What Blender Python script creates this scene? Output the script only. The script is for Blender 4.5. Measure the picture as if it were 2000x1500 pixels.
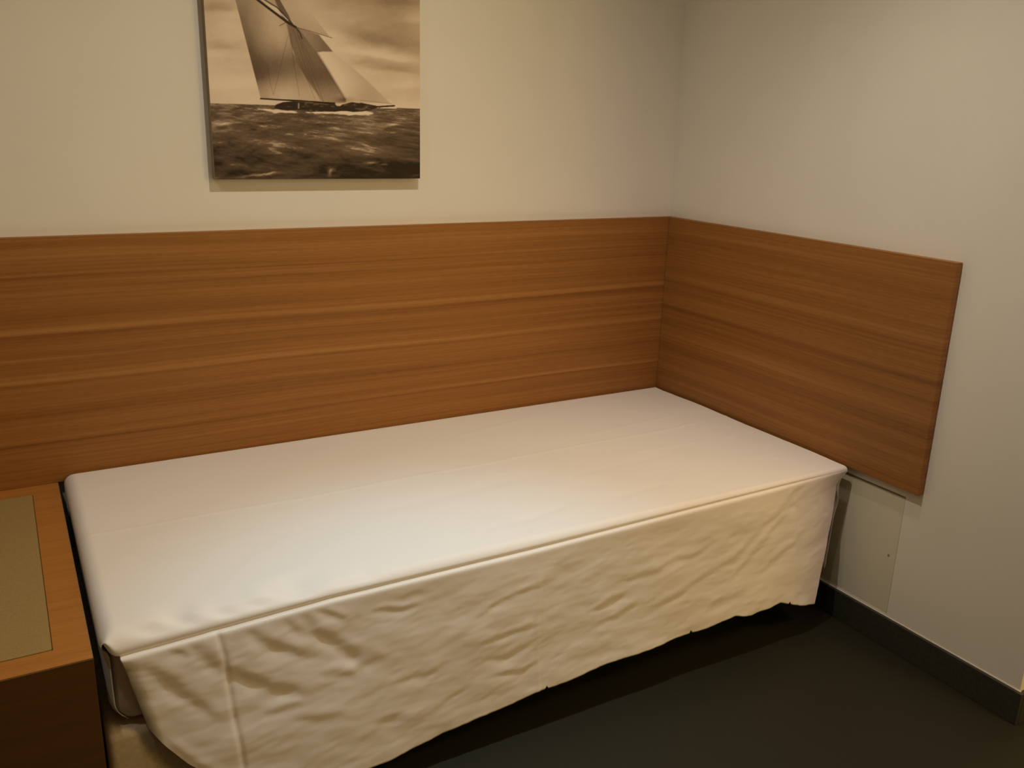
import bpy, bmesh, math, random
import numpy as np
from mathutils import Vector

S = bpy.context.scene
COL = S.collection
for o in list(bpy.data.objects):
    bpy.data.objects.remove(o)

# ------------------------------------------------------------------ camera
cam_data = bpy.data.cameras.new('camera')
cam = bpy.data.objects.new('camera', cam_data)
COL.objects.link(cam)
cam.location = (-2.0531, -2.4612, 1.395)
cam.rotation_euler = (1.2845, -0.0285, -0.5184)
cam_data.sensor_width = 36.0
cam_data.lens = 1731.0 / 2000 * 36.0
cam_data.clip_start = 0.05
S.camera = cam

# ------------------------------------------------------------------ world, exposure
world = bpy.data.worlds.new('world')
S.world = world
world.use_nodes = True
world.node_tree.nodes['Background'].inputs[0].default_value = (0, 0, 0, 1)
world.node_tree.nodes['Background'].inputs[1].default_value = 0.0
S.view_settings.view_transform = 'Standard'
S.view_settings.look = 'None'
S.view_settings.gamma = 1.0
S.view_settings.use_curve_mapping = False
S.view_settings.exposure = 0.0

CEIL = 2.40


def spot(name, loc, power, color, half_deg, blend, radius, rot=(0, 0, 0)):
    d = bpy.data.lights.new(name, 'SPOT')
    d.energy = power
    d.color = color
    d.spot_size = math.radians(2 * half_deg)
    d.spot_blend = blend
    d.shadow_soft_size = radius
    o = bpy.data.objects.new(name, d)
    o.location = loc
    o.rotation_euler = rot
    COL.objects.link(o)
    return o


# the two recessed downlights over the bed: a narrow beam and the wide spill of the reflector
L1 = (-1.22, -1.04, CEIL - 0.03)
L2 = (-0.56, -1.08, CEIL - 0.03)
spot('downlight_beam', (-1.34, -1.04, CEIL - 0.03), 47, (0.38, 0.72, 0.93), 23, 1.0, 0.02)
spot('spill_and_fill', L1, 41.5, (1.0, 0.86, 0.69), 84, 1.0, 0.02)
spot('spill_and_fill', L2, 16, (1.0, 0.86, 0.70), 52, 1.0, 0.02)
L_FILL = (-2.35, -1.04, CEIL - 0.03)
spot('spill_and_fill', L_FILL, 14, (1.0, 0.90, 0.74), 80, 1.0, 0.02)  # added fill with no lamp known there, brightens the left wall and cabinet
# warm passage lamp round the corner on the right, and an added unseen fill
L3 = (0.0, -2.6, CEIL - 0.1)
spot('passage_lamp', L3, 66, (1.0, 0.64, 0.54), 85, 0.6, 0.3)
spot('passage_fill', (0.6, -3.2, 1.6), 72, (1.0, 0.66, 0.10), 85, 0.6, 0.45, (1.2, 0, 0.6))  # added fill without a fixture, warms the surfaces that face the camera side


# ------------------------------------------------------------------ materials
class NT:
    def __init__(self, name, rough=0.6, spec=0.3):
        self.m = bpy.data.materials.new(name)
        self.m.use_nodes = True
        self.t = self.m.node_tree
        self.b = self.t.nodes['Principled BSDF']
        self.b.inputs['Roughness'].default_value = rough
        self.b.inputs['Specular IOR Level'].default_value = spec

    def n(self, kind, **kw):
        nd = self.t.nodes.new(kind)
        for k, v in kw.items():
            setattr(nd, k, v)
        return nd

    def link(self, a, b):
        self.t.links.new(a, b)

    def math(self, op, a, b=None, c=None):
        nd = self.n('ShaderNodeMath', operation=op)
        for i, v in enumerate((a, b, c)):
            if v is None:
                continue
            if isinstance(v, (int, float)):
                nd.inputs[i].default_value = v
            else:
                self.link(v, nd.inputs[i])
        return nd.outputs[0]

    def coords(self, scale=(1, 1, 1), rot=(0, 0, 0)):
        tc = self.n('ShaderNodeTexCoord')
        mp = self.n('ShaderNodeMapping')
        mp.inputs['Scale'].default_value = scale
        mp.inputs['Rotation'].default_value = rot
        self.link(tc.outputs['Object'], mp.inputs['Vector'])
        return mp.outputs['Vector']

    def noise(self, vec, scale, detail=3, rough=0.5):
        nd = self.n('ShaderNodeTexNoise')
        nd.inputs['Scale'].default_value = scale
        nd.inputs['Detail'].default_value = detail
        nd.inputs['Roughness'].default_value = rough
        self.link(vec, nd.inputs['Vector'])
        return nd.outputs['Fac']

    def ramp(self, fac, stops):
        r = self.n('ShaderNodeValToRGB')
        e = r.color_ramp.elements
        while len(e) < len(stops):
            e.new(0.5)
        for i, (p, c) in enumerate(stops):
            e[i].position = p
            e[i].color = (*c, 1)
        self.link(fac, r.inputs['Fac'])
        return r.outputs['Color']

    def bump(self, h, strength, dist=0.001):
        bp = self.n('ShaderNodeBump')
        bp.inputs['Strength'].default_value = strength
        bp.inputs['Distance'].default_value = dist
        self.link(h, bp.inputs['Height'])
        self.link(bp.outputs['Normal'], self.b.inputs['Normal'])

    def base(self, c):
        if isinstance(c, tuple):
            self.b.inputs['Base Color'].default_value = (*c, 1)
        else:
            self.link(c, self.b.inputs['Base Color'])


def mix(c, k):
    return tuple(x * k for x in c)


def plain(name, c, rough=0.6, spec=0.3, var=0.06, scale=40, bump=0.0, bscale=300, bdist=0.0005):
    m = NT(name, rough, spec)
    v = m.coords()
    f = m.noise(v, scale, 4)
    m.base(m.ramp(f, [(0.3, mix(c, 1 - var)), (0.7, mix(c, 1 + var))]))
    if bump:
        m.bump(m.noise(v, bscale, 3), bump, bdist)
    return m.m


def wood(name, along, streaks, light, mid, dark, across=2, fine=1.0):
    """oak veneer; grain runs along axis 'along', leaves change across axis 'across'"""
    m = NT(name, 0.5, 0.3)
    tc = m.n('ShaderNodeTexCoord')
    sp = m.n('ShaderNodeSeparateXYZ')
    m.link(tc.outputs['Object'], sp.inputs[0])
    g, h = sp.outputs[along], sp.outputs[across]

    def vec(sg, sh, off=0.0):
        cb = m.n('ShaderNodeCombineXYZ')
        m.link(m.math('MULTIPLY', g, sg), cb.inputs[0])
        m.link(m.math('MULTIPLY', h, sh), cb.inputs[1])
        cb.inputs[2].default_value = off
        return cb.outputs[0]
    warp = m.math('MULTIPLY', m.math('SUBTRACT', m.noise(vec(1.3, 3), 1.0, 2), 0.5), 0.022)
    hw = m.math('ADD', h, warp)
    cb = m.n('ShaderNodeCombineXYZ')
    m.link(m.math('MULTIPLY', g, 0.40), cb.inputs[0])
    m.link(m.math('MULTIPLY', hw, 30.0), cb.inputs[1])
    band = m.noise(cb.outputs[0], 1.0, 3, 0.55)
    cb2 = m.n('ShaderNodeCombineXYZ')
    m.link(m.math('MULTIPLY', g, 1.2), cb2.inputs[0])
    m.link(m.math('MULTIPLY', hw, 150.0), cb2.inputs[1])
    lines = m.noise(cb2.outputs[0], 1.0, 3, 0.6)
    pores = m.noise(vec(28, 620, 3.0), 1.0, 2, 0.6)
    t = m.math('MULTIPLY', m.math('SUBTRACT', band, 0.5), 0.46)
    t = m.math('ADD', t, m.math('MULTIPLY', m.math('SUBTRACT', lines, 0.5), 0.60))
    t = m.math('ADD', t, m.math('MULTIPLY', m.math('SUBTRACT', pores, 0.5), 0.42 * fine))
    for hi, w, amp in streaks:
        d = m.math('DIVIDE', m.math('SUBTRACT', hw, hi), w)
        gsn = m.math('EXPONENT', m.math('MULTIPLY', m.math('MULTIPLY', d, d), -1.0))
        t = m.math('ADD', t, m.math('MULTIPLY', gsn, amp))
    t = m.math('ADD', t, 0.5)
    m.base(m.ramp(t, [(0.08, dark), (0.5, mid), (0.92, light)]))
    m.bump(pores, 0.12, 0.0004)
    return m.m


OAK_L, OAK_M, OAK_D = (0.44, 0.217, 0.068), (0.295, 0.127, 0.030), (0.150, 0.055, 0.011)
M_wall = plain('wall_paint', (0.79, 0.775, 0.71), 0.85, 0.15, 0.012, 6, 0.15, 260, 0.0006)
M_hatch = plain('hatch_paint', (0.70, 0.68, 0.56), 0.6, 0.3, 0.02, 12, 0.1, 220)
M_tan = plain('tan_paint', (0.42, 0.34, 0.24), 0.9, 0.1, 0.02, 6)  # tan assumed for the unseen walls to give warm bounce and less ambient
M_ceil = plain('ceiling_paint', (0.80, 0.78, 0.72), 0.9, 0.1, 0.01, 5)
M_floor = plain('floor_vinyl', (0.0168, 0.0168, 0.0098), 0.55, 0.25, 0.10, 150, 0.1, 500)
M_base = plain('baseboard_stone', (0.037, 0.038, 0.030), 0.5, 0.3, 0.18, 120)
M_seal = plain('sealant', (0.55, 0.53, 0.45), 0.6, 0.3, 0.04, 60)
M_dark = plain('cavity_dark', (0.02, 0.016, 0.010), 0.9, 0.1)
st_back = [(1.005, .004, .12), (0.999, .003, -.14), (0.968, .006, -.14), (0.864, .007, .24), (0.855, .004, -.12), (0.846, .010, -.12),
           (0.905, .012, -.08), (0.93, .004, .08), (0.741, .007, .22), (0.731, .004, -.15), (0.795, .004, .10), (0.81, .006, -.08),
           (0.586, .007, .18), (0.577, .004, -.20), (0.66, .012, -.06), (0.645, .003, .08), (0.70, .008, -.07), (0.53, .01, -.06), (1.06, .012, .05)]
st_right = [(0.875, .010, -.10), (0.90, .006, .12), (0.80, .008, .12), (0.785, .014, -.12), (0.735, .014, -.11),
            (0.64, .012, -.08), (0.69, .007, .10), (0.57, .010, .08), (1.03, .010, -.06)]
M_oak_back = wood('oak_veneer_back', 0, st_back, OAK_L, OAK_M, OAK_D)
M_oak_right = wood('oak_veneer_side', 1, st_right, OAK_L, OAK_M, OAK_D, 2, 1.0)
M_oak_top = wood('oak_veneer_top', 0, [], (0.50, 0.235, 0.062), (0.40, 0.172, 0.034), (0.28, 0.105, 0.018), 1, 1.6)
M_brown = wood('cabinet_dark_brown', 0, [], (0.128, 0.068, 0.022), (0.105, 0.055, 0.016), (0.085, 0.043, 0.012))  # darker brown than the oak top, used on front, sides and back
M_inlay = plain('inlay_linoleum', (0.32, 0.234, 0.094), 0.6, 0.25, 0.10, 260, 0.15, 500)
M_base_fab = plain('base_fabric', (0.60, 0.53, 0.40), 0.95, 0.1, 0.10, 90, 0.5, 700, 0.001)
M_leg = plain('leg_plastic', (0.02, 0.02, 0.02), 0.5, 0.3)
M_matt = plain('mattress_ticking', (0.76, 0.67, 0.63), 0.95, 0.1, 0.04, 60, 0.3, 800)
M_board = plain('print_board', (0.34, 0.26, 0.17), 0.8, 0.2, 0.06, 80)
M_steel = plain('screw_steel', (0.25, 0.18, 0.10), 0.4, 0.5)
M_ring = plain('downlight_ring', (0.75, 0.75, 0.72), 0.4, 0.4)

mm = NT('sheet_cotton', 0.95, 0.08)
v = mm.coords()
mm.base((0.82, 0.805, 0.775))
mm.bump(mm.noise(v, 900, 2), 0.12, 0.0004)
mm.b.inputs['Sheen Weight'].default_value = 0.1
M_sheet = mm.m

mm = NT('printed_photograph', 0.55, 0.25)
at = mm.n('ShaderNodeVertexColor', layer_name='print')
mm.base(at.outputs['Color'])
M_print = mm.m

mm = NT('lamp_lens')
mm.b.inputs['Emission Color'].default_value = (1, 0.86, 0.66, 1)
mm.b.inputs['Emission Strength'].default_value = 4.0
M_lens = mm.m


# ------------------------------------------------------------------ helpers
def obj(name, me, mat, parent=None, smooth=False):
    o = bpy.data.objects.new(name, me)
    COL.objects.link(o)
    if mat:
        me.materials.append(mat)
    if parent:
        o.parent = parent
    if smooth:
        me.polygons.foreach_set('use_smooth', [True] * len(me.polygons))
    return o


def bm_obj(name, bm, mat, parent=None, smooth=False):
    me = bpy.data.meshes.new(name)
    bm.normal_update()
    bm.to_mesh(me)
    bm.free()
    return obj(name, me, mat, parent, smooth)


def box(bm, lo, hi, bevel=0.0, seg=2):
    t = bmesh.new()
    bmesh.ops.create_cube(t, size=1)
    for vv in t.verts:
        vv.co = Vector([(lo[i] + hi[i]) / 2 + vv.co[i] * (hi[i] - lo[i]) for i in range(3)])
    if bevel:
        bmesh.ops.bevel(t, geom=list(t.edges), offset=bevel, segments=seg, profile=0.5, affect='EDGES')
    me = bpy.data.meshes.new('tmp')
    t.to_mesh(me)
    t.free()
    bm.from_mesh(me)
    bpy.data.meshes.remove(me)


def box_obj(name, lo, hi, mat, parent=None, bevel=0.0, seg=2, smooth=False):
    bm = bmesh.new()
    box(bm, lo, hi, bevel, seg)
    o = bm_obj(name, bm, mat, parent, smooth)
    return o


def struct(o):
    o['kind'] = 'structure'
    return o


def thing(name, label, cat, loc=(0, 0, 0), group=None):
    o = bpy.data.objects.new(name, None)
    o.empty_display_size = 0.05
    COL.objects.link(o)
    o.location = loc
    return tag(o, label, cat, group)


def tag(o, label, cat, group=None):
    o['label'] = label
    o['category'] = cat
    if group:
        o['group'] = group
    return o


# ------------------------------------------------------------------ room shell
XL, XF, YF = -4.0, 1.6, -4.0          # left wall, far passage wall, wall behind the camera
YE = -1.4653                           # where the right wall ends
struct(box_obj('floor', (XL - .1, YF - .1, -0.08), (XF + .1, 0.1, 0.0), M_floor))
struct(box_obj('ceiling', (XL - .1, YF - .1, CEIL), (XF + .1, 0.1, CEIL + 0.1), M_ceil))
struct(box_obj('wall_back', (XL, 0.0, 0.0), (0.12, 0.1, CEIL), M_wall))
# right wall with the hatch opening
HY0, HY1, HZ0, HZ1 = -1.0755, -0.72, 0.094, 0.4515
bm = bmesh.new()
box(bm, (0, HY1, 0), (0.12, 0, CEIL))
box(bm, (0, YE, 0), (0.12, HY0, CEIL))
box(bm, (0, HY0, HZ1), (0.12, HY1, CEIL))
box(bm, (0, HY0, 0), (0.12, HY1, HZ0))
box(bm, (0.12, YE, 0), (XF, YE + 0.12, CEIL))
struct(bm_obj('wall_right', bm, M_wall))
struct(box_obj('wall_left', (XL - .1, YF, 0), (XL, 0, CEIL), M_tan))
struct(box_obj('wall_front', (XL, YF - .1, 0), (XF, YF, CEIL), M_tan))
struct(box_obj('wall_far', (XF, YF, 0), (XF + .1, YE + .12, CEIL), M_wall))
BT, BH = 0.012, 0.0875
struct(box_obj('baseboard_back', (XL + .001, -BT, 0.0), (-BT - .0005, -0.0002, BH), M_base, None, 0.0015))
struct(box_obj('baseboard_right', (-BT, YE - BT, 0.0), (-0.0002, -0.0002, BH), M_base, None, 0.0015))
struct(box_obj('baseboard_passage', (0.0, YE - BT, 0.0), (XF - .001, YE - .0002, BH), M_base, None, 0.0015))


def bead(name, p0, p1, out, w=0.0030):
    """triangular sealant bead in the angle between wall and baseboard top"""
    p0, p1, out = Vector(p0), Vector(p1), Vector(out)
    bm = bmesh.new()
    n = 40
    rnd = random.Random(4)
    rings = []
    for i in range(n + 1):
        p = p0.lerp(p1, i / n)
        k = w * (0.85 + 0.3 * rnd.random())
        rings.append([bm.verts.new(p), bm.verts.new(p + out * k), bm.verts.new(p + out * k * .45 + Vector((0, 0, k * .45))),
                      bm.verts.new(p + Vector((0, 0, k)))])
    for a, b in zip(rings, rings[1:]):
        for j in range(4):
            bm.faces.new((a[j], a[(j + 1) % 4], b[(j + 1) % 4], b[j]))
    bm.faces.new(rings[0][::-1])
    bm.faces.new(rings[-1])
    bmesh.ops.recalc_face_normals(bm, faces=bm.faces)
    return struct(bm_obj(name, bm, M_seal))


bead('trim_1', (-0.0003, -0.01, BH + .0003), (-0.0003, YE - .004, BH + .0003), (-1, 0, 0))

# hatch in the right wall under the wood panel
hatch = thing('access_panel', 'flat painted access hatch in the right wall under the shorter wood panel', 'hatch', (0.01, -0.9, HZ0))
h = box_obj('hatch_plate', (0.0008, HY0 + 0.0012, HZ0 + .0008), (0.012, HY1 - 0.0012, HZ1 - 0.0055), M_hatch, None, 0.0006, 1)
h.parent = hatch
h.matrix_parent_inverse = hatch.matrix_basis.inverted()
cav = box_obj('hatch_backing', (0.020, HY0 + 0.0002, HZ0 + .0002), (0.03, HY1 - 0.0002, HZ1 - 0.0002), M_dark)  # backing behind the gap; its near-black colour stands for the unlit cavity
cav.parent = hatch
cav.matrix_parent_inverse = hatch.matrix_basis.inverted()
bm = bmesh.new()
bmesh.ops.create_cone(bm, cap_ends=True, segments=16, radius1=0.0034, radius2=0.0026, depth=0.002)
for vv in bm.verts:
    vv.co = Vector((vv.co.z * -1, vv.co.y, vv.co.x))
scr = bm_obj('screw', bm, M_steel)
scr.location = (0.0003, -1.0515, 0.2665)
scr.parent = hatch
scr.matrix_parent_inverse = hatch.matrix_basis.inverted()
scr['label'] = 'small brown screw head in the hatch'

# ------------------------------------------------------------------ wood wall panels
PT = 0.022
PZ0, PZ1, PL = 0.478, 1.0975, 1.1235
pb = box_obj('wall_panel', (-3.3, -PT, 0.4622), (-0.0008, -0.0006, PZ1), M_oak_back, None, 0.0010, 2)
tag(pb, 'long oak veneer wall panel running behind the bed and cabinet', 'wall panel')
pr = box_obj('wall_panel', (-PT, -PL, PZ0), (-0.0006, -PT - 0.0012, PZ1), M_oak_right, None, 0.0014, 2)
tag(pr, 'shorter oak veneer wall panel on the right wall at the bed end', 'wall panel')

# ------------------------------------------------------------------ framed photograph print
print_rng = np.random.RandomState(7)
TAB = print_rng.rand(256, 256)


def vnoise(x, y):
    xi, yi = np.floor(x).astype(int), np.floor(y).astype(int)
    fx, fy = x - xi, y - yi
    fx, fy = fx * fx * (3 - 2 * fx), fy * fy * (3 - 2 * fy)
    a = TAB[yi & 255, xi & 255]
    b = TAB[yi & 255, (xi + 1) & 255]
    c = TAB[(yi + 1) & 255, xi & 255]
    d = TAB[(yi + 1) & 255, (xi + 1) & 255]
    return (a * (1 - fx) + b * fx) * (1 - fy) + (c * (1 - fx) + d * fx) * fy


def fbm(x, y, o=4, g=0.55):
    s, a, t = 0, 1, 0
    for k in range(o):
        s = s + a * vnoise(x * 2 ** k + 17 * k, y * 2 ** k + 31 * k)
        t += a
        a *= g
    return s / t


def sdpoly(x, y, P):
    P = np.array(P, float)
    d = np.full(x.shape, 1e18)
    s = np.zeros(x.shape, bool)
    n = len(P)
    for i in range(n):
        a, b = P[i], P[(i + 1) % n]
        ex, ey = b - a
        wx, wy = x - a[0], y - a[1]
        t = np.clip((wx * ex + wy * ey) / (ex * ex + ey * ey + 1e-9), 0, 1)
        d = np.minimum(d, (wx - ex * t) ** 2 + (wy - ey * t) ** 2)
        c = ((a[1] <= y) & (b[1] > y)) | ((b[1] <= y) & (a[1] > y))
        xx = a[0] + (y - a[1]) / (ey if abs(ey) > 1e-9 else 1e-9) * ex
        s ^= c & (x < xx)
    d = np.sqrt(d)
    return np.where(s, -d, d)


def sdline(x, y, P):
    d = np.full(x.shape, 1e18)
    for a, b in zip(P, P[1:]):
        ex, ey = b[0] - a[0], b[1] - a[1]
        wx, wy = x - a[0], y - a[1]
        t = np.clip((wx * ex + wy * ey) / (ex * ex + ey * ey + 1e-9), 0, 1)
        d = np.minimum(d, np.hypot(wx - ex * t, wy - ey * t))
    return d


def sdtaper(x, y, P):
    """distance to a polyline and the running position 0..1 of the nearest point"""
    L = [math.dist(a, b) for a, b in zip(P, P[1:])]
    tot, run = sum(L), 0.0
    d, tt = np.full(x.shape, 1e18), np.zeros(x.shape)
    for (a, b), l in zip(zip(P, P[1:]), L):
        ex, ey = b[0] - a[0], b[1] - a[1]
        wx, wy = x - a[0], y - a[1]
        t = np.clip((wx * ex + wy * ey) / (ex * ex + ey * ey + 1e-9), 0, 1)
        q = np.hypot(wx - ex * t, wy - ey * t)
        tt = np.where(q < d, (run + t * l) / tot, tt)
        d = np.minimum(d, q)
        run += l
    return d, tt


def sstep(a, b, x):
    t = np.clip((x - a) / (b - a), 0, 1)
    return t * t * (3 - 2 * t)


def draw_yacht(x, y):
    """tone 0..1 of the printed sepia photograph, in the print's own drawing units"""
    def lerp(T, v, m):
        return T * (1 - m) + v * m
    # sky
    n1 = fbm(x / 520 + 3, y / 210 + 1, 5)
    n2 = fbm(x / 260 + 9, y / 120 + 5, 4)
    T = 0.715 + 0.06 * sstep(0, 700, y) + 0.22 * (n1 - .5) + 0.10 * (n2 - .5)
    T = T - 0.10 * sstep(900, 1300, x) * (1 - sstep(250, 420, y - .12 * (x - 1100)))

    def cloud(cx, cy, rx, ry, amp, sk=0.0):
        w = 60 * (fbm(x / 130, y / 70, 3) - .5)
        dx, dy = (x - cx + w) / rx, (y - cy - sk * (x - cx) + w * .6) / ry
        return amp * np.exp(-dx * dx - np.where(dy > 0, (dy * 2.6) ** 2, dy * dy))
    T = T + cloud(180, 70, 150, 60, -.13) + cloud(210, 350, 120, 45, -.12) + cloud(150, 420, 120, 30, .07)
    T = T + cloud(1350, 290, 330, 110, -.14, .28) + cloud(1480, 520, 260, 55, -.15, .12) + cloud(1250, 470, 130, 30, -.08)
    T = T + cloud(1380, 420, 260, 45, .14, .15) + cloud(1660, 150, 110, 70, .14) + cloud(1150, 150, 120, 110, .06)
    T = T + cloud(1500, 20, 200, 70, -.08) + cloud(250, 640, 220, 90, .10) + cloud(1620, 650, 130, 40, .06)
    # sea
    hz = 776 + 0.0285 * (x - 120)
    dep = np.clip((y - hz) / 560, 0, 1.3)
    px = x / (60 + 170 * dep)
    py = np.log1p(np.clip(y - hz, 0, None) / 45) * 9
    wv = fbm(px + .5 * fbm(px * 1.3, py, 2), py + .7 * fbm(px * .7, py * .5, 2), 5, .66)
    big = fbm(x / 420 + 2, (y + .15 * x) / 110 + 7, 4)
    sea = 0.37 - 0.23 * dep + 0.58 * (wv - .5) * (1.0 - .30 * dep) + 0.34 * (big - .5)
    sea = sea - .10 * sstep(1000, 1650, x) * sstep(.55, .95, dep)
    sea = sea + .09 * np.exp(-((x - 260) / 260) ** 2 - ((y - 960) / 110) ** 2) + .07 * np.exp(-((x - 1250) / 330) ** 2 - ((y - 960) / 110) ** 2)
    sea = sea - .10 * np.exp(-((x - 750) / 420) ** 2 - ((y - 1150) / 70) ** 2)
    crest = sstep(.66, .80, wv) * .14
    sea = np.clip(sea + crest, .05, .62)
    m = np.clip((y - hz) / 5 + .5, 0, 1)
    T = lerp(T, sea, m)
    T = lerp(T, .20, np.clip(1 - sdline(x, y, [(1520, 815), (1700, 822)]) / 8, 0, 1) * .9)
    # foam at the waterline
    wob = 14 * (fbm(x / 40, y / 25, 3) - .5)
    for P, t in (([(460, 815), (600, 822), (760, 838), (770, 850), (600, 848)], .86), ([(830, 842), (1000, 835), (1200, 832), (1290, 838), (1345, 852), (1300, 864), (1150, 864), (1000, 852), (850, 850)], .90)):
        T = lerp(T, t, np.clip(.5 - (sdpoly(x, y, P) + wob) / 8, 0, 1))
    for (cx, cy, rx, ry) in ((1025, 1275, 30, 16), (1015, 1300, 14, 22), (1320, 1222, 60, 9), (1420, 1235, 25, 6), (450, 1318, 160, 10), (560, 1300, 70, 7), (1480, 940, 40, 10), (230, 930, 80, 9)):
        T = T + .34 * np.exp(-((x - cx + wob) / rx) ** 2 - ((y - cy + wob + .1 * (x - cx)) / ry) ** 2)

    def region(T, P, val, soft=3.0, k=1.0):
        return lerp(T, val, k * np.clip(.5 - sdpoly(x, y, P) / soft, 0, 1))
    # mainsail
    lee = 305 + .2585 * y                       # after edge of the sail
    s = np.clip((x - lee) / 420, 0, 1.6)
    main = 0.50 + .16 * np.exp(-((s - .62) / .30) ** 2) * (1 - sstep(250, 520, y)) - .12 * np.exp(-(s / .22) ** 2) * sstep(-200, 420, y)
    main = main - .12 * np.exp(-((y - 480 + 120 * (s - .5)) / 130) ** 2) * (1 - sstep(.7, 1.3, s)) + .22 * sstep(530, 720, y) * (1 - .35 * sstep(.2, 1.2, s))
    main = main + .05 * (fbm(x / 60, y / 160, 3) - .5)
    T = region(T, [(268, -144), (470, 0), (700, 190), (735, 390), (780, 480), (1090, 640), (1140, 770), (1040, 778), (495, 737)], main)
    # club topsail above the gaff
    T = region(T, [(268, -144), (184, -810), (640, 0), (660, 60), (560, 40), (470, 0)], .60)
    # dark band of rigging and mast behind the gaff
    T = region(T, [(600, 0), (540, -150), (600, -150), (665, 0), (740, 200), (700, 190), (655, 130)], .34, 12)
    # lower dark staysail and mast shade
    mid = .40 - .05 * sstep(350, 600, y) + .17 * sstep(560, 760, y)
    T = region(T, [(690, 180), (760, 205), (930, 262), (1035, 388), (920, 392), (1000, 520), (1135, 735), (1130, 775), (960, 765), (870, 640), (770, 480), (720, 330)], mid, 10)
    # jib topsail
    jt = .66 - .10 * np.clip((y - 60) / 200, 0, 1) + .06 * np.clip((x - 700) / 200, 0, 1)
    T = region(T, [(184, -810), (800, 0), (1012, 277), (760, 205), (690, 90), (640, 0)], jt)
    T = region(T, [(930, 262), (1035, 388), (985, 392), (905, 380), (780, 215)], .50 - .1 * sstep(800, 1000, x), 6)
    # big jib
    jb = .88 - .22 * np.clip((x - 900 - .62 * (y - 390)) / 240, 0, 1)
    jb = np.where(y > 600, jb - .10 * sstep(600, 760, y) * (1 - sstep(1250, 1420, x)), jb)
    T = region(T, [(920, 400), (960, 388), (1035, 390), (1200, 520), (1320, 630), (1465, 776), (1250, 770), (1130, 745), (1000, 525)], jb, 8)
    T = lerp(T, .30, .45 * np.clip(1 - sdline(x, y, [(925, 405), (1005, 530), (1130, 745)]) / 16, 0, 1))

    def line(T, P, w, v, k=1.0):
        return lerp(T, v, k * np.clip((w - sdline(x, y, P)) / 3 + .5, 0, 1))
    # spars and rigging
    T = line(T, [(268, -144), (470, -2), (690, 165), (758, 205)], 9, .09)
    T = line(T, [(505, 0), (600, 62), (700, 150)], 5, .80, .8)
    T = line(T, [(520, -3), (620, 58), (735, 180)], 4, .12)
    T = line(T, [(758, 205), (790, 250), (805, 290)], 4, .12)
    T = line(T, [(760, 205), (900, 245), (1030, 285)], 2.5, .22, .8)
    T = line(T, [(635, 195), (680, 172)], 2.5, .2, .8)
    for P in ([(720, 250), (745, 480), (785, 720)], [(740, 220), (850, 560), (960, 765)], [(765, 230), (880, 600), (945, 760)], [(700, 270), (640, 520), (590, 715)], [(800, 320), (930, 660), (965, 760)], [(540, 480), (570, 640), (590, 710)], [(775, 430), (870, 660), (905, 750)], [(770, 250), (860, 420), (905, 540)]):
        T = line(T, P, 1.6, .22, .45)
    T = line(T, [(495, 742), (800, 758), (1050, 776)], 5.5, .08)
    T = line(T, [(1240, 752), (1480, 780)], 1.8, .35, .7)
    # hull
    hull = .10 + .20 * sstep(.60, .78, fbm(x / 38, y / 16, 3))
    T = region(T, [(596, 806), (612, 785), (660, 768), (740, 760), (1050, 778), (1066, 795), (1090, 798), (1110, 783), (1180, 768), (1250, 776), (1390, 802), (1330, 824), (1260, 838), (1190, 842), (1120, 832), (1050, 840), (960, 838), (900, 840), (830, 826), (700, 830), (640, 824), (605, 814)], hull, 5)
    T = line(T, [(1245, 774), (1385, 802)], 3, .06)
    T = line(T, [(1380, 802), (1498, 795)], 6, .10)
    T = line(T, [(1390, 808), (1345, 848)], 4, .30, .8)
    T = line(T, [(780, 778), (780, 812)], 5, .62, .8)
    T = line(T, [(830, 770), (900, 776), (1000, 786)], 3, .5, .6)
    T = T + .22 * np.exp(-((x - 1130) / 20) ** 2 - ((y - 783) / 9) ** 2) + .2 * np.exp(-((x - 1290) / 14) ** 2 - ((y - 800) / 8) ** 2)
    T = T - .18 * np.exp(-((x - 1130) / 70) ** 2 - ((y - 752) / 20) ** 2)
    return np.clip(T + .03 * (fbm(x / 9, y / 9, 2) - .5), 0.0, 1.0)


PW, PH, PD = 0.580, 0.800, 0.030
pic = thing('canvas_print', 'frameless sepia photograph of a sailing yacht hung above the wood panel', 'picture', (-1.55 + PW / 2, 0, 1.2325))
nx = 440
vs = np.concatenate([np.linspace(0, 0.47, 361), np.linspace(0.47, PH, 91)[1:]])
us = np.linspace(0, PW, nx + 1)
UU, VV = np.meshgrid(us, vs)
Hm = np.array([[3.00528505, -0.209648462, 153.529174], [0.268186147, -3.12144836, 1347.72939], [2.09380637e-4, -1.22373999e-4, 1.0]])
um, vm = UU * 1000, VV * 1000
w = Hm[2, 0] * um + Hm[2, 1] * vm + 1
tone = draw_yacht((Hm[0, 0] * um + Hm[0, 1] * vm + Hm[0, 2]) / w, (Hm[1, 0] * um + Hm[1, 1] * vm + Hm[1, 2]) / w)
stops = np.array([0, .08, .35, .60, .80, 1.0])
cr = np.interp(tone, stops, [.012, .022, .165, .52, .80, .92])
cg = np.interp(tone, stops, [.008, .013, .112, .408, .675, .82])
cb_ = np.interp(tone, stops, [.004, .007, .070, .290, .53, .69])
rows, cols = UU.shape
verts = np.stack([UU.ravel() - PW / 2, np.full(UU.size, -PD - 0.0004), VV.ravel()], 1)
idx = np.arange(rows * cols).reshape(rows, cols)
faces = np.stack([idx[:-1, :-1], idx[:-1, 1:], idx[1:, 1:], idx[1:, :-1]], -1).reshape(-1, 4)
me = bpy.data.meshes.new('printed_photo')
me.from_pydata(verts.tolist(), [], faces.tolist())
ca = me.color_attributes.new('print', 'FLOAT_COLOR', 'POINT')
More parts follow.
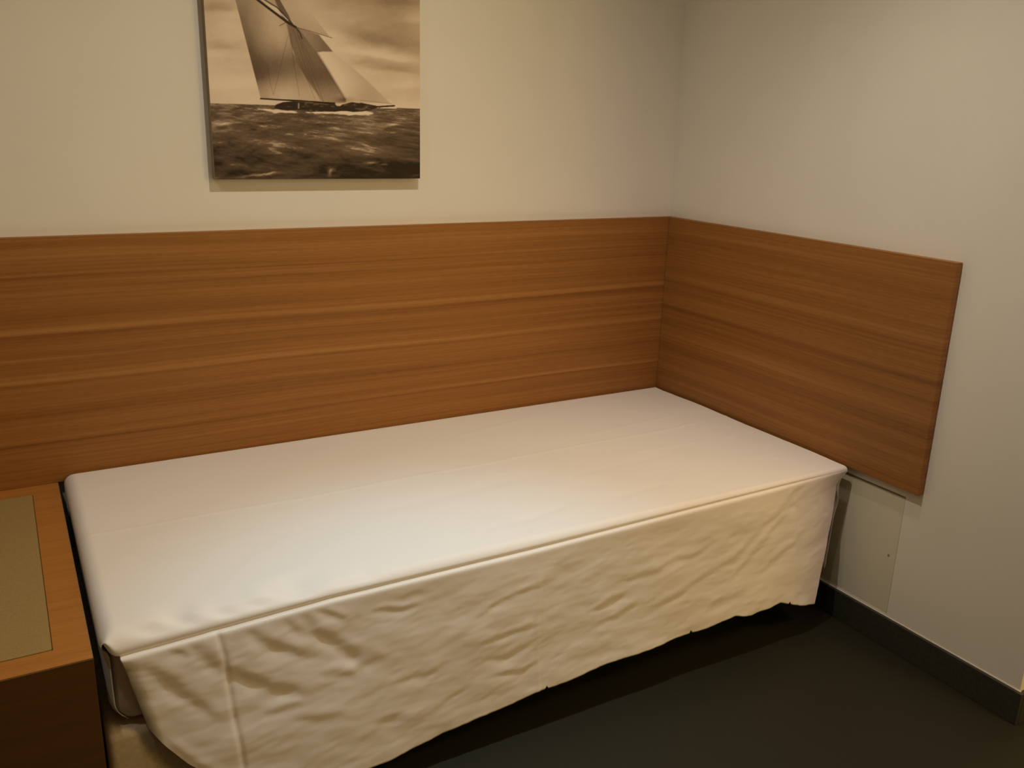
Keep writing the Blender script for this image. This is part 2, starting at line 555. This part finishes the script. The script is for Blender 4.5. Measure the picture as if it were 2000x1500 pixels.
ca.data.foreach_set('color', np.stack([cr.ravel(), cg.ravel(), cb_.ravel(), np.ones(UU.size)], 1).ravel().astype(np.float32))
ph = obj('printed_photo', me, M_print, pic)
ph['label'] = 'sepia yacht photograph printed on the front face'
box_obj('board', (-PW / 2, -PD, 0), (PW / 2, -0.0008, PH), M_board, pic, 0.0008, 1)

# ------------------------------------------------------------------ bedside cabinet
NXR, NYF, NZ, NXL = -1.997, -0.9123, 0.4616, -2.62
cab = thing('bedside_cabinet', 'low wooden cabinet with inlaid top at the left end of the bed', 'cabinet', (-2.3, -0.46, 0))
CX, CY = -2.3, -0.46


def cbox(name, lo, hi, mat, bevel=0.001, seg=2):
    return box_obj(name, (lo[0] - CX, lo[1] - CY, lo[2]), (hi[0] - CX, hi[1] - CY, hi[2]), mat, cab, bevel, seg)


# top with a recess for the inlay: four rails and a bed underneath
IX0, IX1, IY0, IY1 = -2.56, -2.0565, -0.8535, -0.084
bm = bmesh.new()
for lo, hi in (((NXL, NYF + .0022, NZ - .022), (NXR, IY0, NZ)), ((NXL, IY1, NZ - .022), (NXR, -0.0025, NZ)),
               ((IX1, IY0, NZ - .022), (NXR, IY1, NZ)), ((NXL, IY0, NZ - .022), (IX0, IY1, NZ))):
    box(bm, [lo[0] - CX, lo[1] - CY, lo[2]], [hi[0] - CX, hi[1] - CY, hi[2]])
box(bm, [IX0 - CX, IY0 - CY, NZ - .022], [IX1 - CX, IY1 - CY, NZ - .004])
bm_obj('top', bm, M_oak_top, cab)
cbox('top_edge', (NXR, NYF + .0022, NZ - .022), (NXR + 0.0012, -0.0025, NZ - 0.0002), plain('edge_highlight', (0.26, 0.20, 0.12), 0.5), 0.0003, 1)  # thin strip whose grey-green colour paints the highlight along the right edge
il = bmesh.new()
pts = []
r = 0.007
for (cx, cy, a0) in ((IX1 - r - .0015, IY1 - r - .0015, 0), (IX0 + r + .0015, IY1 - r - .0015, 90), (IX0 + r + .0015, IY0 + r + .0015, 180), (IX1 - r - .0015, IY0 + r + .0015, 270)):
    for k in range(6):
        a = math.radians(a0 + 18 * k)
        pts.append((cx + r * math.cos(a) - CX, cy + r * math.sin(a) - CY))
lo_ = [il.verts.new((p[0], p[1], NZ - .0038)) for p in pts]
hi_ = [il.verts.new((p[0], p[1], NZ + .0012)) for p in pts]
il.faces.new(hi_)
il.faces.new(lo_[::-1])
for k in range(len(pts)):
    k2 = (k + 1) % len(pts)
    il.faces.new((lo_[k], lo_[k2], hi_[k2], hi_[k]))
ilo = bm_obj('inlay', il, M_inlay, cab)
ilo['label'] = 'pale tan sheet let into the cabinet top'
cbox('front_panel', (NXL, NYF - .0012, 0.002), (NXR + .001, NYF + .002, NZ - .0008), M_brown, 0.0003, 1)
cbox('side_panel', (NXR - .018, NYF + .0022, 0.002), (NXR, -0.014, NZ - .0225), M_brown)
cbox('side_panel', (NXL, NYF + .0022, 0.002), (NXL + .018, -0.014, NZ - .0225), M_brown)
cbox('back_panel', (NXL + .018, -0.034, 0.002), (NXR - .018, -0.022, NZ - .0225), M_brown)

# ------------------------------------------------------------------ bed base
BX0, BX1, BY0, BY1 = -1.9905, -0.080, -0.899, -0.036
bed = thing('divan', 'beige fabric covered divan base under the white mattress', 'bed', ((BX0 + BX1) / 2, (BY0 + BY1) / 2, 0))
bcx, bcy = (BX0 + BX1) / 2, (BY0 + BY1) / 2
box_obj('upholstered_box', (BX0 - bcx, BY0 - bcy, 0.135), (BX1 - bcx, BY1 - bcy, 0.2825), M_base_fab, bed, 0.016, 4, True)
leg_me = None
for lx in (-0.88, 0.0, 0.88):
    for ly in (-0.27, 0.36):
        if leg_me is None:
            bm = bmesh.new()
            bmesh.ops.create_cone(bm, cap_ends=True, segments=20, radius1=0.020, radius2=0.026, depth=0.134)
            lg = bm_obj('leg', bm, M_leg, bed)
            leg_me = lg.data
        else:
            lg = bpy.data.objects.new('leg', leg_me)
            COL.objects.link(lg)
            lg.parent = bed
        lg.location = (lx, ly, 0.0675)

# ------------------------------------------------------------------ mattress
mt = box_obj('mattress', (-1.972, -0.887, 0.2830), (-0.036, -0.042, 0.470), M_matt, None, 0.042, 8, True)
tag(mt, 'pale grey covered mattress between the beige base and the white sheet', 'mattress')

# ------------------------------------------------------------------ bed sheet
ZT = 0.4845
YS = -0.903                       # seam line of the front drop
SXL, SXR = -1.955, -0.027         # drape edges at the seam
SEAM = ([-1.99, -1.926, -1.775, -1.56, -1.08, -.645, -.15, -.02], [.441, .445, .452, .4605, .4615, .4680, .4735, .4740])
HEM = [(-1.918, .287), (-1.895, .250), (-1.857, .197), (-1.80, .140), (-1.70, .078), (-1.60, .052), (-1.455, .058), (-1.36, .072), (-1.276, .083),
       (-1.17, .093), (-1.062, .106), (-.99, .107), (-.90, .116), (-.838, .120), (-.79, .117), (-.692, .120), (-.60, .127), (-.52, .127), (-.448, .136), (-.39, .123),
       (-.33, .126), (-.274, .132), (-.20, .104), (-.128, .084)]
# folds pressed or draped into the front drop: polyline (x, z), width, depth (negative = valley)
FOLDS = [
    ([(-1.85, .466), (-1.834, .45), (-1.817, .419), (-1.796, .389), (-1.778, .363), (-1.747, .343), (-1.718, .32), (-1.692, .301), (-1.62, .265)], .016, -.0055),
    ([(-1.735, .455), (-1.727, .442), (-1.708, .413), (-1.685, .39), (-1.655, .37), (-1.616, .348), (-1.56, .33)], .015, -.005),
    ([(-1.622, .45), (-1.601, .403), (-1.57, .373), (-1.542, .343), (-1.503, .309), (-1.44, .29)], .015, -.005),
    ([(-1.599, .451), (-1.559, .423), (-1.527, .403)], .009, -.0028),
    ([(-1.66, .452), (-1.64, .42), (-1.61, .395)], .010, -.0025),
    ([(-1.477, .408), (-1.443, .405), (-1.36, .396)], .008, -.0028),
    ([(-1.43, .425), (-1.35, .425)], .010, -.0018),
    ([(-1.707, .249), (-1.676, .249), (-1.63, .249)], .011, -.0035),
    ([(-1.66, .225), (-1.60, .205), (-1.53, .19)], .012, -.0028),
    ([(-1.60, .31), (-1.52, .28), (-1.47, .30)], .013, -.003),
    ([(-1.935, .423), (-1.903, .393), (-1.873, .364), (-1.84, .326), (-1.803, .275)], .016, -.0055),
    ([(-1.872, .445), (-1.84, .415)], .010, -.003),
    ([(-1.899, .262), (-1.888, .238), (-1.844, .181), (-1.78, .12)], .012, -.004),
    ([(-1.217, .270), (-1.137, .271), (-1.071, .273)], .009, -.0035),
    ([(-1.216, .225), (-1.156, .217), (-1.074, .236)], .009, -.003),
    ([(-1.195, .183), (-1.113, .169), (-1.067, .18)], .009, -.003),
    ([(-1.24, .335), (-1.16, .36), (-1.1, .368), (-1.059, .377)], .009, -.0025),
    ([(-.914, .27), (-.856, .284), (-.80, .290)], .009, -.0025),
    ([(-.836, .321), (-.717, .325), (-.62, .345)], .012, -.0025),
    ([(-1.432, .238), (-1.36, .231), (-1.29, .25)], .010, -.0025),
    ([(-1.349, .137), (-1.293, .162), (-1.24, .17)], .010, -.0025),
    ([(-1.48, .155), (-1.40, .15)], .010, -.0022),
    ([(-.60, .262), (-.542, .276), (-.459, .295), (-.386, .35), (-.29, .408), (-.217, .444)], .013, -.0038),
    ([(-.705, .337), (-.607, .34), (-.52, .365)], .010, -.0022),
    ([(-.73, .222), (-.652, .239), (-.56, .268)], .011, -.0028),
    ([(-.912, .271), (-.817, .282)], .009, -.002),
    ([(-.909, .229), (-.836, .235), (-.77, .25)], .010, -.0025),
    ([(-.38, .22), (-.303, .264), (-.215, .301)], .012, -.003),
    ([(-.48, .235), (-.42, .27), (-.33, .35), (-.23, .42)], .012, -.0028),
    ([(-.273, .432), (-.193, .472)], .011, -.003),
    ([(-.55, .17), (-.47, .20)], .010, -.002),
]
VFOLDS = [  # vertical ironing creases: polyline, width, step
    ([(-1.783, .460), (-1.773, .399), (-1.766, .276), (-1.758, .202), (-1.752, .10), (-1.75, .0)], .0052, -.0024),
    ([(-1.063, .40), (-1.072, .281), (-1.068, .09)], .003, .0010),
    ([(-.243, .40), (-.236, .30), (-.226, .13)], .012, .0020),
]


def sheet():
    # columns across x: left hang, top, right hang ; rows across y: back hang, top, front edge ; then the drape
    nA, nL, nR = 440, 26, 26
    r = 0.030
    # --- a direction: list of (x, zdrop)
    A = []
    Lh = 0.158
    hang_l = np.linspace(Lh, 0.0, 18)[:-1]
    for d in hang_l:
        zz = ZT - r - d
        q = np.clip((.335 - zz) / .045, 0, 1)
        A.append((-1.9775 + .044 * (1 - math.sqrt(1 - q * q * .98)), r + d))
    for k in range(9):
        a = math.pi / 2 * (1 - k / 8)
        A.append((SXL + 0.002 - r * math.sin(a), r - r * math.cos(a)))
    iL = len(A)
    for x in np.linspace(SXL + 0.004, SXR - 0.010, nA):
        A.append((x, 0.0))
    iR = len(A)
    rr = 0.010
    for k in range(1, 7):
        a = math.pi / 2 * k / 6
        A.append((SXR - 0.010 + 0.006 * math.sin(a), rr - rr * math.cos(a)))
    for d in np.linspace(0, 0.31, 26)[1:]:
        A.append((SXR - 0.004 - 0.016 * min(1, d / .03) + 0.008 * math.exp(-((d - .10) / .03) ** 2) - 0.05 * max(0, d - .05) ** 1.2, rr + d))
    A = np.array(A)
    ax, az = A[:, 0], A[:, 1]
    # --- b direction (rows): back hang, top, front round down to the seam
    nT = 130
    B = []
    rb = 0.016
    for d in np.linspace(.10, 0, 8)[:-1]:
        B.append((-0.0245, rb + d, 0))
    for k in range(7):
        a = math.pi / 2 * (1 - k / 6)
        B.append((-0.0245 - rb + rb * math.sin(a), rb - rb * math.cos(a), 0))
    for y in np.linspace(-0.044, YS + 0.050, nT)[1:]:
        B.append((y, 0, 0))
    nf = 30
    for k in range(1, nf + 1):
        B.append((None, None, k / nf))
    nB = len(B)
    X = np.zeros((nB, len(A)))
    Y = np.zeros_like(X)
    Z = np.zeros_like(X)
    seam_z = np.interp(ax, *SEAM)
    for j, (y, dz, t) in enumerate(B):
        X[j] = ax
        if y is not None:
            Y[j] = y
            Z[j] = ZT - np.sqrt(az ** 2 + dz ** 2) if dz else ZT - az
        else:
            # rounded front edge; the radius follows how low the seam runs, the last bit tucks in above the seam
            H = ZT - seam_z
            Ry = np.clip(H * 1.1, .012, .050)
            y0 = YS + .050
            if t < .35:
                k = t / .35
                Y[j] = y0 + (YS + Ry - y0) * k
                dzf = 0 * H
            else:
                k = (t - .35) / .65
                a = k * math.pi / 2
                Y[j] = YS + Ry - Ry * math.sin(a) + .0045 * max(0, (k - .72) / .28) ** 2 * sstep(-.10, -.38, ax)
                dzf = H * (1 - math.cos(a))
            Z[j] = ZT - np.where(az > 0, np.hypot(az, dzf * np.where(ax < SXL + .01, np.clip(1 - az / .016, 0, 1), np.clip(1 - az / .08, 0, 1))), dzf)
    # keep the hanging ends a little inside the front edge
    low = np.clip(az / .06, 0, 1)
    fr = np.clip((-0.80 - Y) / .10, 0, 1)
    Y += low * fr * 0.010
    leftc = (ax < SXL)
    Y = np.where(leftc & (az > 0), np.maximum(Y, YS + .026 * np.clip(az / .026, 0, 1) ** .7), Y)
    q = np.clip((-0.850 - Y) / .042, 0, 1) * np.clip(az / .05, 0, 1) * leftc
    X += .040 * (1 - np.sqrt(1 - q * q * .96))
    # top relief: pressed fold line, soft dents
    top = np.clip(1 - az / .01, 0, 1)
    fold_y = np.interp(X, [-1.95, -1.7, -1.46, -1.18, -.95, -.69, -.31, -.03], [-.440, -.4396, -.4492, -.4374, -.4377, -.4272, -.4308, -.405])
    g = np.exp(-((Y - fold_y) / .004) ** 2)
    Z += top * .0017 * g
    for (xa, ya, xb, yb, wd, am) in ((-1.046, -.797, -.917, -.778, .012, -.0016), (-1.15, -.801, -.994, -.807, .010, -.0012), (-.75, -.79, -.60, -.775, .012, -.0012), (-.55, -.36, -.2, -.33, .010, .0010),
                                     (-1.3, -.60, -.9, -.57, .02, -.0012), (-.8, -.62, -.45, -.60, .012, -.0010), (-.9, -.2, -.6, -.14, .012, .0010), (-.5, -.55, -.15, -.56, .008, .0009)):
        Z += top * am * np.exp(-(sdline(X, Y, [(xa, ya), (xb, yb)]) / wd) ** 2)
    Z += top * (.006 * (fbm(X * 2.2 + 5, Y * 3.5 + 5, 3) - .5) + .0012 * (fbm(X * 9 + 5, Y * 26 + 5, 3) - .5)) * np.clip((Y + .90) / .06, 0, 1) * np.clip(-Y / .05 - .6, 0, 1)
    # dents of the rolled front edge at the left
    ed = sstep(-.80, -.86, Y) * sstep(-1.30, -1.65, X) * sstep(-1.955, -1.86, X) * top * np.clip((Y - YS - .003) / .022, 0, 1)
    Z += ed * (-.013 * (fbm(X * 13 + 2, Y * 5 + X * 3, 2) - .30))
    for (xd, yd, rx, ry, am) in ((-1.895, -.884, .030, .014, .0075), (-1.835, -.880, .022, .018, .0065), (-1.765, -.884, .030, .015, .0075), (-1.70, -.886, .028, .012, .006),
                                 (-1.62, -.886, .04, .012, .005), (-1.50, -.888, .05, .010, .0035)):
        xs = X - xd + .9 * (Y - yd)
        Z -= top * am * np.exp(-(xs / rx) ** 2 - ((Y - yd) / ry) ** 2) * np.clip((Y - YS - .001) / .010, 0, 1)

    # --- drape
    c0, c1 = iL - 1, iR + 6           # columns that carry the drape
    cols = np.arange(c0, c1)
    nd = 120
    u = (ax[cols] - ax[cols[0]]) / (ax[cols[-1]] - ax[cols[0]])
    hp = np.array(HEM)
    # hem abscissa: straight mapping of the bottom polyline
    hx = np.interp(u, [0, 1], [0, 1])
    hu = (hp[:, 0] - hp[0, 0]) / (hp[-1, 0] - hp[0, 0])
    hxx = hp[0, 0] + u * (hp[-1, 0] - hp[0, 0])
    hzz = np.interp(u, hu, hp[:, 1]) + .006 * (fbm(u * 38 + 3, u * 0 + 2, 3) - .5) * np.clip((u - .08) / .05, 0, 1)
    # small notches in the hem
    for xn in (-1.048, -.243, -.60):
        hzz += .008 * np.exp(-((hxx - xn) / .0026) ** 2)
    sX, sY, sZ = X[-1, cols], Y[-1, cols], Z[-1, cols]
    tt = np.linspace(0, 1, nd + 1)[1:] ** 1.12
    DX = np.zeros((nd, len(cols)))
    DY = np.zeros_like(DX)
    DZ = np.zeros_like(DX)
    for i, t in enumerate(tt):
        DX[i] = sX + (hxx - sX) * t
        DZ[i] = sZ + (hzz - sZ) * t
    dep = np.clip((np.interp(DX, *SEAM) - DZ), 0, 1)
    flare = (0.003 + 0.005 * sstep(-.10, -.38, DX)) * np.clip(1 - np.exp(-dep / .0025), 0, 1) + 0.075 * dep + 0.02 * dep * sstep(-1.2, -1.9, DX)
    DY = YS - flare
    out = np.zeros_like(DX)
    grow = np.clip(dep / .02, 0, 1)
    wobx, wobz = .010 * (fbm(DX * 20, DZ * 20 + 3, 2) - .5), .010 * (fbm(DX * 20 + 7, DZ * 20, 2) - .5)
    for P, wd, am in FOLDS:
        d, t = sdtaper(DX + wobx, DZ + wobz, P)
        tap = np.sin(np.pi * np.clip(t, 0.02, .98)) ** .7
        # a valley with a soft ridge on its upper side
        out += (.55 + .05 * sstep(-1.3, -1.6, DX)) * am * np.exp(-(d / (wd * (.65 + .60 * tap))) ** 2) * grow * tap
        P2 = [(p[0] + wd * .45, p[1] + wd * 1.25) for p in P]
        d, t = sdtaper(DX + wobx, DZ + wobz, P2)
        out += -.40 * am * np.exp(-(d / (wd * 1.15)) ** 2) * grow * tap
    for P, wd, am in VFOLDS:
        P = np.array(P)
        xc = np.interp(DZ, P[::-1, 1], P[::-1, 0])
        e = (DX - xc) / wd
        ok = sstep(P[0, 1] + .01, P[0, 1] - .02, DZ)
        out += ok * am * (np.exp(-e * e) if am < 0 else np.where(e < 0, np.exp(-(e / 2.2) ** 2), np.exp(-(e / .8) ** 2)))
    out += .010 * (fbm(DX * 4.5 + 3, DZ * 7 + 1, 3) - .5) * np.clip(dep / .10, 0, 1)
    out += .0030 * (fbm((DX + DZ * .8) * 11 + 9, (DZ - DX * .25) * 30 + 4, 3) - .5) * np.clip(dep / .05, 0, 1)
    hemw = np.clip(1 - (DZ - hzz[None, :]) / .03, 0, 1)
    out += hemw * .006 * (fbm(DX * 14, DZ * 0 + 5, 2) - .45)
    DY -= out
    # right end turns slightly back round the corner
    DY += .030 * np.clip((DX + .20) / .17, 0, 1) ** 2 * np.clip(dep / .05, 0, 1)
    # left free edge curls in
    edge = np.clip(1 - (u[None, :] * 1.93) / .03, 0, 1)
    DY += .010 * edge ** 2 * np.clip(dep / .03, 0, 1)

    n1 = X.size
    V = np.concatenate([np.stack([X.ravel(), Y.ravel(), Z.ravel()], 1), np.stack([DX.ravel(), DY.ravel(), DZ.ravel()], 1)])
    I = np.arange(n1).reshape(X.shape)
    J = n1 + np.arange(DX.size).reshape(DX.shape)
    J = np.concatenate([I[-1:, cols], J], 0)
    F = []
    for G in (I, J):
        F.append(np.stack([G[:-1, :-1], G[1:, :-1], G[1:, 1:], G[:-1, 1:]], -1).reshape(-1, 4))
    F = np.concatenate(F)
    # the two upper hanging end strips stop where the free edges begin
    me = bpy.data.meshes.new('bed_sheet')
    me.from_pydata(V.tolist(), [], F.tolist())
    me.update()
    o = obj('bed_sheet', me, M_sheet, None, True)
    so = o.modifiers.new('thickness', 'SOLIDIFY')
    so.thickness = 0.0016
    so.offset = -1
    return tag(o, 'white cotton sheet spread over the bed and hanging down its front', 'sheet')


sheet()


# ------------------------------------------------------------------ recessed lamps in the ceiling, one an added fill
def lamp(x, y, label):
    t = thing('downlight', label, 'ceiling light', (x, y, CEIL))
    bm = bmesh.new()
    ring = []
    for i in range(32):
        a = 2 * math.pi * i / 32
        ring.append([bm.verts.new((rad * math.cos(a), rad * math.sin(a), z)) for rad, z in ((.045, -.0005), (.045, -.007), (.034, -.010), (.031, -.004), (.031, -.0005))])
    for i in range(32):
        p, q = ring[i], ring[(i + 1) % 32]
        for k in range(5):
            bm.faces.new((p[k], p[(k + 1) % 5], q[(k + 1) % 5], q[k]))
    bmesh.ops.recalc_face_normals(bm, faces=bm.faces)
    bm_obj('trim_ring', bm, M_ring, t)
    bm = bmesh.new()
    bmesh.ops.create_cone(bm, cap_ends=True, segments=32, radius1=.030, radius2=.030, depth=.003)
    for vv in bm.verts:
        vv.co.z -= .0025
    bm_obj('lens', bm, M_lens, t)


lamp(L1[0], L1[1], 'recessed ceiling downlight over the middle of the bed near the picture')
lamp(L_FILL[0], L_FILL[1], 'added fill light in the ceiling over the bedside cabinet')
lamp(L2[0], L2[1], 'recessed ceiling downlight over the right end of the bed')
lamp(L3[0], L3[1], 'recessed ceiling downlight in the passage round the corner')
